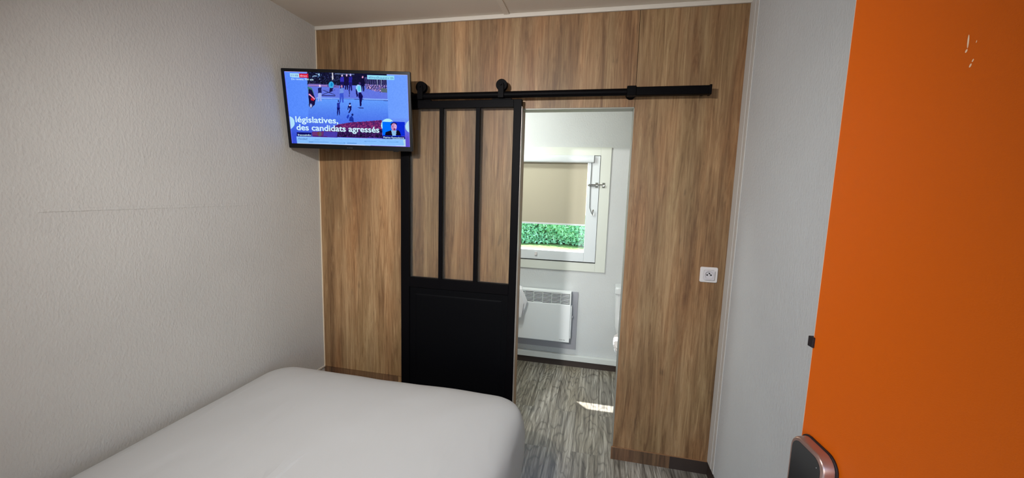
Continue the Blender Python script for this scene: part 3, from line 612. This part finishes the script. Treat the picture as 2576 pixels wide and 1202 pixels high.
bm = NB(); loft(bm, [oval_r(*a) for a in ((.135, .70, 1.19, 0), (.130, .70, 1.19, .03), (.108, .72, 1.19, .12), (.118, .68, 1.19, .20), (.155, .60, 1.18, .29), (.180, .545, 1.15, .36), (.186, .53, 1.10, .395), (.180, .54, 1.09, .402))]); part('bowl', bm, M_CERAM, T, smooth=True)
bm = NB(); loft(bm, [oval_r(*a) for a in ((.188, .525, 1.03, .404), (.191, .52, 1.03, .412), (.188, .525, 1.03, .421))]); part('seat', bm, M_PLAST, T, smooth=False, bevel=.002)
bm = NB(); loft(bm, [oval_r(*a) for a in ((.186, .53, 1.03, .424), (.190, .525, 1.03, .431), (.180, .54, 1.02, .441), (.12, .6, .98, .446))]); part('seat_lid', bm, M_PLAST, T, smooth=False, bevel=.002)
bm = NB(); tube(bm, [(XT-.10, 1.03, .425), (XT+.10, 1.03, .425)], .012, 12); part('hinge', bm, M_PLAST, T)

# ---------------------------------------------------------------- lamps
E_L = emis('warm_lamp_diffuser', (255, 246, 236), 2); E_B = emis('cool_lamp_diffuser', (236, 250, 246), 2.5)
T = thing('wall_lamp', 'white box wall lamp high on the entry wall', 'lamp', (1.0, YE, 2.19))
bm = NB(); box(bm, .86, 1.14, YE, YE+.09, 2.11, 2.27); part('lamp_housing', bm, M_PLAST, T, bevel=.006)
bm = NB(); box(bm, .88, 1.12, YE+.09, YE+.096, 2.125, 2.255); part('diffuser', bm, E_L, T, bevel=.002)
T = thing('ceiling_light', 'round white ceiling light in the bathroom', 'lamp', (1.0, .36, ZC))
bm = NB(); tube(bm, [(1.0, .36, ZC), (1.0, .36, ZC-.04)], .17, 40); part('lamp_base', bm, M_PLAST, T, bevel=.003)
bm = NB(); tube(bm, [(1.0, .36, ZC-.04), (1.0, .36, ZC-.075), (1.0, .36, ZC-.085)], [.16, .155, .11], 40); part('diffuser', bm, E_B, T)

T = thing('bath_fill_fixture', 'slim white wall light added out of view to brighten the heater and lower bathroom wall', 'lamp', (.75, .09, 2.0))  # invented fixture that carries the bathroom fill light
bm = NB(); box(bm, .55, .95, .09, .135, 1.955, 2.045); part('lamp_housing', bm, M_PLAST, T, bevel=.004)
bm = NB(); box(bm, .565, .935, .135, .140, 1.965, 2.035); part('diffuser', bm, E_B, T, bevel=.002)

# ---------------------------------------------------------------- outdoors
bm = NB(); box(bm, -6, 8, -4.4, YE-.12, 2.46, 2.6); tag(obj('sky_blocker', bm, mat('sky_blocker_grey', (150, 146, 140), .8)), 'unseen added sky-dimming roof outside the entry door', 'slab', kind=S)  # unseen, added to cut sky light entering by the doorway
def grass_mat():
    m = mat('lawn', (120, 160, 60), .9); N = NT(m); t = N.n('TexCoord'); a = N.n('TexNoise', Scale=6, Detail=6, Roughness=.7); N.l(t.outputs['Object'], a.inputs[0])
    N.l(N.ramp(a.outputs[0], [(.3, lin((82, 112, 42))), (.55, lin((102, 134, 56))), (.75, lin((128, 142, 84)))]), N.b.inputs['Base Color']); return m
bm = NB(); box(bm, -22, 24, YB+.14, 26, -.2, -.1); tag(obj('grass', bm, grass_mat()), 'sunlit green lawn between the building and the hedge', 'grass', kind='stuff')
bm = NB(); box(bm, -6, 8, -14, YE-.12, -.2, -.06); tag(obj('path', bm, mat('concrete_path', (150, 148, 142), .9, bump=.3, bscale=40)), 'concrete walkway outside the entry door', 'path', kind=S)
def leaf_mat():
    m = mat('hedge_leaf', (90, 140, 60), .55); N = NT(m); t = N.n('TexCoord'); a = N.n('TexNoise', Scale=9, Detail=3); N.l(t.outputs['Object'], a.inputs[0])
    N.l(N.ramp(a.outputs[0], [(.32, lin((74, 136, 84))), (.5, lin((120, 184, 126))), (.68, lin((176, 222, 172)))]), N.b.inputs['Base Color'])
    N.b.inputs['Subsurface Weight'].default_value = 0; return m
bm = NB(); rnd = random.Random(5)
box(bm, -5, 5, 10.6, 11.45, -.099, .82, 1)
for k in range(9500):
    x = rnd.uniform(-3.4, 3.4); z = rnd.uniform(-.07, .84); y = 10.3 + rnd.random()**1.5*(.28 if z < .7 else .9) + .12*math.sin(x*3+z*4)
    c = Vector((x, y, z)); a = rnd.uniform(0, 6.28); n_ = Vector((rnd.gauss(0, .5), -1, rnd.gauss(.3, .5))).normalized(); t1 = n_.orthogonal().normalized(); t2 = n_.cross(t1); d1 = t1*math.cos(a)+t2*math.sin(a); d2 = n_.cross(d1); L_ = rnd.uniform(.035, .06); w_ = L_*.5
    q = bm.faces.new([bm.verts.new(c+d1*L_), bm.verts.new(c+d2*w_+n_*.006), bm.verts.new(c-d1*L_), bm.verts.new(c-d2*w_+n_*.006)])
for v in bm.verts: v.co.z = max(v.co.z, -.099)
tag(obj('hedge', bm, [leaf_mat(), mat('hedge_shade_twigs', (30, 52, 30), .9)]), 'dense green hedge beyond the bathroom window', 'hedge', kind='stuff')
